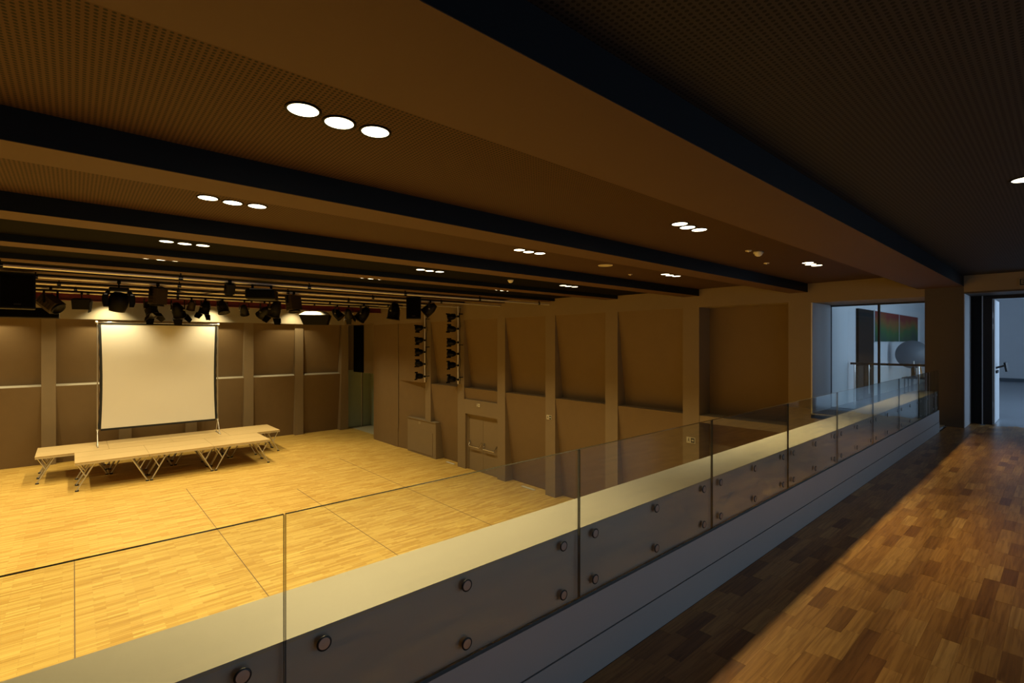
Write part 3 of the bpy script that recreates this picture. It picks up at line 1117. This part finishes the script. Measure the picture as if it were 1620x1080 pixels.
# ------------------------------------------------------------------ stage rig
PIPE_Y = [11.0, 13.4, 15.8, 18.15, 20.55]


def pipe_z(y):
    return EYE + beam_bottom(y) - 0.10


PN = ['nearest the balcony', 'second from the balcony', 'third from the balcony', 'fourth from the balcony',
      'nearest the stage wall']
for k, y in enumerate(PIPE_Y):
    z = pipe_z(y)
    t = tag(empty('lighting_pipe', (0, y, z)), 'long steel lighting pipe under the ceiling, %s' % PN[k], 'pipe', 'steel lighting pipes')
    MB().tube((XL + 0.1, 0, 0), (XR - 0.05, 0, 0), 0.026, n=10).build('tube', 'pipe_steel', t)
    x = -7.9 + 0.3 * k
    while x < XR - 0.3:
        m = MB()
        m.bar((x, 0, 0.03), (x, 0, 0.10), 0.03, 0.02)
        m.bar((x, 0, -0.035), (x, 0, 0.035), 0.05, 0.07)
        m.build('hanger', 'rig_black', t)
        x += 2.35
# a slack cable looped between two pipes
m = MB()
pts_ = []
for i in range(17):
    u_ = i / 16
    pts_.append((1.4 + 2.0 * u_, 13.36, pipe_z(13.4) - 0.03 - 0.10 * math.sin(math.pi * u_) - 0.05 * math.sin(2 * math.pi * u_)))
m.path(pts_, 0.009, 6)
tag(m.build('slack_cable', 'rig_black'), 'slack black cable drooping from a lighting pipe', 'cable')

rb = MB()
rb.box(XL + 0.1, XR - 0.02, 22.60, 22.62, EYE + 1.42, EYE + 1.68)
rb.box(XL + 0.1, XR - 0.02, 22.54, 22.68, EYE + 1.40, EYE + 1.42)
rb.box(XL + 0.1, XR - 0.02, 22.54, 22.68, EYE + 1.68, EYE + 1.69)
rb = struct(rb.build('trim_1', 'red_steel'), 'dark red steel beam above the stage')

GROUP = 'stage lights hung over the stage'


def to_pipe(t, z, top):
    """clamp and drop rod from a lamp up to its pipe"""
    m = MB()
    m.bar((0, 0, z), (0, 0, top), 0.03, 0.03)
    m.tube((-0.03, 0, top), (0.03, 0, top), 0.045, n=10)
    m.build('clamp', 'rig_black', t)


def par_can(label, x, y, z, yaw, tilt, size=1.0, mat='rig_black', doors=False):
    """short tapered can in a yoke; z is the middle of the can"""
    t = tag(empty('stage_spotlight', (x, y, z)), label, 'stage light', GROUP)
    s = size
    ym = MB()
    w = 0.165 * s
    top = min(0.26 * s, pipe_z(y) - z - 0.06)
    ym.bar((-w, 0, 0), (-w, 0, top), 0.012, 0.05 * s, (0, 1, 0))
    ym.bar((w, 0, 0), (w, 0, top), 0.012, 0.05 * s, (0, 1, 0))
    ym.bar((-w, 0, top), (w, 0, top), 0.05 * s, 0.012)
    ym.build('yoke', 'rig_dark', t, rot=(0, 0, yaw))
    to_pipe(t, top, pipe_z(y) - z)
    b = MB()
    b.lathe([(0.0, 0.20 * s), (0.07 * s, 0.195 * s), (0.10 * s, 0.13 * s), (0.135 * s, 0.05 * s), (0.145 * s, -0.05 * s),
             (0.145 * s, -0.17 * s), (0.158 * s, -0.175 * s), (0.158 * s, -0.205 * s), (0.135 * s, -0.205 * s), (0.13 * s, -0.19 * s)], n=20)
    for k in range(3):
        b.lathe([(0.145 * s, -0.02 * s - 0.05 * k * s), (0.152 * s, -0.025 * s - 0.05 * k * s), (0.145 * s, -0.03 * s - 0.05 * k * s)], n=20)
    body = b.build('can', mat, t, rot=(tilt, 0, yaw))
    MB().lathe([(0.13 * s, -0.19 * s), (0.13 * s, -0.188 * s)], n=20).build('lens', 'rosette_steel', body)
    for sx in (-1, 1):
        MB().tube((sx * 0.14 * s, 0, 0), (sx * 0.19 * s, 0, 0), 0.02 * s).build('knob', 'rosette_steel', body)
    if doors:
        for k in range(4):
            a = k * math.pi / 2
            ca, sa = math.cos(a), math.sin(a)
            R = lambda r, q, zz: (r * ca - q * sa, r * sa + q * ca, zz)
            MB().hexa([R(0.14 * s, -0.12 * s, -0.21 * s), R(0.148 * s, -0.12 * s, -0.21 * s), R(0.148 * s, 0.12 * s, -0.21 * s), R(0.14 * s, 0.12 * s, -0.21 * s),
                       R(0.22 * s, -0.09 * s, -0.36 * s), R(0.228 * s, -0.09 * s, -0.36 * s), R(0.228 * s, 0.09 * s, -0.36 * s), R(0.22 * s, 0.09 * s, -0.36 * s)]
                      ).build('barn_door', 'rig_black', body)
    return t


def fresnel(label, x, y, z, yaw, tilt, size=1.0, mat='rig_brown'):
    """boxy ribbed lantern in a yoke"""
    t = tag(empty('fresnel_lantern', (x, y, z)), label, 'stage light', GROUP)
    s = size
    w = 0.21 * s
    top = min(0.34 * s, pipe_z(y) - z - 0.06)
    ym = MB()
    ym.bar((-w, 0, 0), (-w, 0, top), 0.014, 0.05 * s, (0, 1, 0))
    ym.bar((w, 0, 0), (w, 0, top), 0.014, 0.05 * s, (0, 1, 0))
    ym.bar((-w, 0, top), (w, 0, top), 0.05 * s, 0.014)
    ym.build('yoke', 'rig_black', t, rot=(0, 0, yaw))
    to_pipe(t, top, pipe_z(y) - z)
    b = MB()
    b.prism([(-0.17 * s, -0.15 * s), (0.17 * s, -0.15 * s), (0.19 * s, -0.05 * s), (0.19 * s, 0.10 * s), (0.10 * s, 0.20 * s),
             (-0.10 * s, 0.20 * s), (-0.19 * s, 0.10 * s), (-0.19 * s, -0.05 * s)], 'z', -0.22 * s, 0.22 * s)
    body = b.build('housing', mat, t, rot=(tilt, 0, yaw), bevel=0.01)
    m = MB()
    for k in range(5):
        zz = -0.16 * s + k * 0.08 * s
        m.box(-0.195 * s, 0.195 * s, -0.06 * s, 0.09 * s, zz, zz + 0.02 * s)
    m.build('cooling_rib', 'rig_dark', body)
    MB().lathe([(0.16 * s, -0.22 * s), (0.17 * s, -0.27 * s), (0.15 * s, -0.27 * s), (0.145 * s, -0.24 * s), (0.0, -0.24 * s)], n=20).build('lens_ring', 'rig_black', body)
    return t


def moving_head(label, x, y, z, yaw, tilt, size=1.0):
    t = tag(empty('moving_head', (x, y, z)), label, 'stage light', GROUP)
    s = size
    m = MB()
    m.box(-0.20 * s, 0.20 * s, -0.17 * s, 0.17 * s, 0.24 * s, 0.33 * s)
    m.build('base', 'rig_black', t, bevel=0.02)
    for sx in (-1, 1):
        m = MB()
        m.prism([(sx * 0.30 * s, -0.16 * s), (sx * 0.33 * s, -0.05 * s), (sx * 0.33 * s, 0.12 * s), (sx * 0.24 * s, 0.25 * s),
                 (sx * 0.16 * s, 0.25 * s), (sx * 0.21 * s, 0.10 * s), (sx * 0.21 * s, -0.16 * s)], 'y', -0.09 * s, 0.09 * s)
        m.build('yoke_arm', 'rig_black', t, bevel=0.012)
    b = MB()
    b.lathe([(0.0, 0.22 * s), (0.12 * s, 0.21 * s), (0.19 * s, 0.14 * s), (0.205 * s, 0.02 * s), (0.20 * s, -0.12 * s), (0.17 * s, -0.22 * s),
             (0.165 * s, -0.27 * s), (0.145 * s, -0.27 * s), (0.14 * s, -0.25 * s)], n=24)
    h = b.build('head', 'rig_black', t, rot=(tilt, 0, yaw))
    MB().lathe([(0.14 * s, -0.25 * s), (0.14 * s, -0.248 * s)], n=24).build('lens', 'rosette_steel', h)
    to_pipe(t, 0.33 * s, pipe_z(y) - z)
    for sx in (-1, 1):
        MB().box(sx * 0.26 * s - 0.03 * s, sx * 0.26 * s + 0.03 * s, -0.1 * s, -0.088 * s, 0.14 * s, 0.17 * s).build('badge', 'rosette_steel', t)
    return t


def speaker(label, x, y, z, w, h, d, yaw):
    t = tag(empty('loudspeaker', (x, y, z), (0, 0, yaw)), label, 'loudspeaker', 'black hanging loudspeakers')
    MB().box(-w / 2, w / 2, -d / 2, d / 2, -h / 2, h / 2).build('cabinet', 'rig_black', t, bevel=0.012)
    MB().box(-w / 2 + 0.03, w / 2 - 0.03, -d / 2 - 0.012, -d / 2, -h / 2 + 0.04, h / 2 - 0.03).build('grille', 'cloth_black', t)
    MB().box(-0.05, 0.05, -d / 2 - 0.016, -d / 2 - 0.012, -h / 2 + 0.07, -h / 2 + 0.10).build('badge', 'rig_dark', t)
    top = pipe_z(y) - z
    m = MB()
    for sx in (-1, 1):
        m.bar((sx * w * 0.22, 0, h / 2), (sx * w * 0.22, 0, top), 0.03, 0.012)
        m.tube((sx * w * 0.22 - 0.03, 0, top), (sx * w * 0.22 + 0.03, 0, top), 0.045)
    m.build('bracket', 'rig_black', t)
    return t


VW = 0.68                        # lamps and boxes roughly turned towards the hall
speaker('large black loudspeaker hung at the far left over the stage', -0.80, 13.4, 5.90, 0.50, 0.66, 0.40, 0.06)
speaker('smaller black loudspeaker hung in front of the side wall', 7.85, 13.4, 5.97, 0.44, 0.66, 0.40, -0.55)

bx = empty('speaker_array_box', (-0.98, 20.55, 5.80))
tag(bx, 'wide low black box hung behind the large left loudspeaker', 'loudspeaker')
MB().box(-0.66, 0.66, -0.3, 0.3, -0.15, 0.15).build('cabinet', 'rig_black', bx, bevel=0.015)
MB().box(-0.62, 0.62, -0.312, -0.3, -0.12, 0.12).build('grille', 'cloth_black', bx)
m = MB()
for sx in (-0.5, 0.5):
    m.bar((sx, 0, 0.15), (sx, 0, pipe_z(20.55) - 5.80), 0.03, 0.02)
m.build('bracket', 'rig_black', bx)

fresnel('tilted brown ribbed lantern right of the large left loudspeaker', -0.45, 18.15, 5.98, 0.9, -0.9, 1.0)
fl = tag(empty('flood_light', (0.20, 20.55, 6.13)), 'small square black flood light left of the big moving head', 'stage light', GROUP)
MB().box(-0.22, 0.22, -0.12, 0.12, -0.16, 0.16).build('housing', 'rig_black', fl, rot=(0.25, 0, -0.3), bevel=0.01)
MB().box(0.22, 0.23, -0.12, 0.12, -0.22, 0.14).build('flap', 'rig_black', fl, rot=(0.25, 0.2, -0.3))
to_pipe(fl, 0.1, pipe_z(20.55) - 6.13)
moving_head('big black moving head lamp above the left corner of the screen', 0.725, 13.4, 5.81, 0.6, 0.25, 0.84)
par_can('black can lamp behind the brown lantern over the screen, left of it', 1.95, 20.55, 6.05, 0.5, -0.5, 1.25, 'rig_dark', True)
fresnel('large brown upright lantern over the middle of the screen', 1.40, 13.4, 5.95, 0.65, 0.1, 0.80)
par_can('black can lamp right of the brown lantern over the screen', 2.72, 20.55, 6.05, -0.6, 0.6, 1.3, 'rig_black', True)
par_can('small dull brown lamp above the right half of the screen', 3.12, 20.55, 6.22, 0.3, 0.4, 0.85, 'rig_brown')
par_can('black lamp with a bright rim over the right corner of the screen', 3.54, 20.55, 6.18, 0.7, 0.3, 1.15, 'rig_black', True)
par_can('dark slanted lamp right of the bright-rimmed one', 4.08, 20.55, 6.22, 0.5, -0.35, 1.25, 'rig_dark')
fresnel('dark lantern high under the ceiling left of the projector', 2.31, 11.0, 5.98, 0.4, 0.2, 0.45, 'rig_dark')
par_can('small black lamp low in front of the projector, left one', 4.80, 20.55, 6.13, -0.5, 0.5, 1.0, 'rig_dark')
par_can('round dark lamp low in front of the projector, right one', 5.50, 20.55, 6.08, 0.6, 0.9, 1.25, 'rig_dark')
pj = empty('projector', (2.90, 11.0, 5.91), (0, 0, -0.45))
tag(pj, 'broad black projector hung on two rods above the stage', 'projector')
MB().box(-0.27, 0.27, -0.22, 0.22, -0.11, 0.09).build('body', 'rig_black', pj, bevel=0.03)
MB().lathe([(0.06, 0), (0.058, 0.08), (0.05, 0.08), (0.045, 0.05), (0.0, 0.05)], (0, 1, 0), (0.08, 0.22, -0.02), 18).build('lens', 'rig_dark', pj)
MB().box(-0.20, 0.20, -0.15, 0.15, 0.09, 0.11).build('mount_plate', 'pipe_steel', pj)
m = MB()
for sx in (-0.16, 0.16):
    m.bar((sx, -sx * -0.48, 0.11), (sx, -sx * -0.48, pipe_z(11.0) - 5.91 - 0.02), 0.05, 0.04)
m.build('rod', 'rig_black', pj)
par_can('dark can lamp with barn doors right of the projector', 5.20, 18.15, 6.06, 0.4, 0.35, 1.3, 'rig_dark', True)
fresnel('large brown black lantern right of the projector', 4.29, 13.4, 5.94, 0.3, -0.2, 0.88, 'rig_brown')
sb = empty('reflector_box', (8.95, 24.62, 6.12), (0, 0, -0.5))
tag(sb, 'black tapered box with its lit top coloured pale over the right of the stage', 'lamp housing')
MB().hexa([(-0.53, -0.36, -0.35), (0.53, -0.36, -0.35), (0.53, 0.36, -0.35), (-0.53, 0.36, -0.35),
           (-0.72, -0.48, 0.12), (0.67, -0.48, 0.12), (0.67, 0.48, 0.12), (-0.72, 0.48, 0.12)]).build('body', 'rig_black', sb)
MB().hexa([(-0.72, -0.48, 0.121), (0.67, -0.48, 0.121), (0.67, 0.48, 0.121), (-0.72, 0.48, 0.121),
           (-0.50, -0.22, 0.29), (0.48, -0.22, 0.29), (0.48, 0.22, 0.29), (-0.50, 0.22, 0.29)]).build('lit_top', 'detector_white', sb)  # pale colour carries the light that falls on the box top
m = MB()
for sx in (-0.3, 0.3):
    m.bar((sx, 0, 0.28), (sx, 0, EYE + BAY_Z[10] - 6.12), 0.03, 0.03)
m.build('rod', 'rig_black', sb)
par_can('small dark lamp right of the pale-topped box', 8.35, 20.55, 6.12, 0.8, -0.8, 1.2, 'rig_black')
par_can('second small dark lamp right of the pale-topped box', 8.85, 20.55, 6.15, -0.6, 0.8, 1.1, 'rig_dark', True)
par_can('dark round lamp at the right end of the red beam', 8.42, 18.15, 6.02, 0.7, 0.7, 1.45, 'rig_black')
par_can('black can lamp left of the smaller loudspeaker', 8.47, 15.8, 6.02, 0.6, 0.15, 1.45, 'rig_black')
par_can('shiny can lamp right of the smaller loudspeaker', 8.43, 13.4, 5.97, 0.9, 0.9, 1.15, 'rig_dark')


# vertical lamp ladders on the side wall
def ladder(name, label, y, z0, z1, lamps, which):
    t = tag(empty('lamp_pole', (11.18, y, z0)), label, 'pole', 'vertical lamp poles on the side wall')
    MB().tube((0, 0, 0), (0, 0, z1 - z0), 0.026, n=12).build('tube', 'pipe_steel', t)
    for zz in (0.25, (z1 - z0) / 2, z1 - z0 - 0.3):
        MB().bar((0, 0, zz), (0.22, 0, zz), 0.05, 0.03).build('bracket', 'rig_black', t)
    m = MB()
    pp = [(0.05 + 0.02 * math.sin(i * 1.7), -0.05 + 0.015 * math.cos(i * 2.3), (z1 - z0) * i / 16) for i in range(17)]
    m.path(pp, 0.012, 6)
    m.build('cable', 'rig_black', t)
    for k, (lz, tl, rz) in enumerate(lamps):
        s = tag(empty('side_spotlight', (11.18, y, lz)), '%s small black spotlight on the lamp pole %s' % (
            ['topmost', 'second highest', 'third highest', 'fourth highest', 'fifth highest', 'lowest'][k] if k < len(lamps) - 1 else 'lowest', which),
            'stage light', 'small spotlights on the vertical poles')
        a = MB()
        a.bar((0, 0, 0), (-0.04, 0.17, 0), 0.03, 0.03)
        a.bar((-0.14, 0.17, 0), (0.06, 0.17, 0), 0.02, 0.04)
        a.bar((-0.14, 0.16, 0), (-0.14, 0.34, 0), 0.03, 0.012)
        a.bar((0.06, 0.16, 0), (0.06, 0.34, 0), 0.03, 0.012)
        a.tube((0, 0, -0.04), (0, 0, 0.04), 0.042)
        a.build('yoke', 'rig_black', s)
        b = MB()
        b.lathe([(0.0, -0.16), (0.08, -0.15), (0.12, -0.05), (0.125, 0.10), (0.142, 0.105), (0.142, 0.15), (0.125, 0.15), (0.12, 0.12)],
                (-0.35, 1, 0), (0, 0, 0), 16)
        body = b.build('can', 'rig_black', s, (-0.04, 0.36, 0.0), (tl, 0, rz))
        MB().lathe([(0.12, 0.12), (0.12, 0.122)], (-0.35, 1, 0), (0, 0, 0), 16).build('lens', 'rig_dark', body)
        MB().box(-0.16, 0.06, 0.13, 0.142, 0.12, 0.175).build('barn_door', 'rig_black', body)
        MB().box(-0.16, 0.06, 0.13, 0.142, -0.175, -0.12).build('barn_door', 'rig_black', body)
    return t


ladder('a', 'steel lamp pole with five small spotlights, nearer the stage', 18.17, 3.22, 6.2,
       [(5.53, -0.25, 0.0), (5.0, -0.2, 0.1), (4.5, -0.1, 0.0), (3.99, 0.15, -0.1), (3.46, 0.05, 0.5)], 'nearer the stage')
ladder('b', 'steel lamp pole with six small spotlights, nearer the double door', 15.74, 3.30, 6.32,
       [(5.92, -0.25, 0.2), (5.44, 0.2, 0.2), (4.91, 0.0, 0.0), (4.47, 0.05, 0.0), (4.02, -0.05, 0.4), (3.47, 0.1, 0.3)], 'nearer the double door')
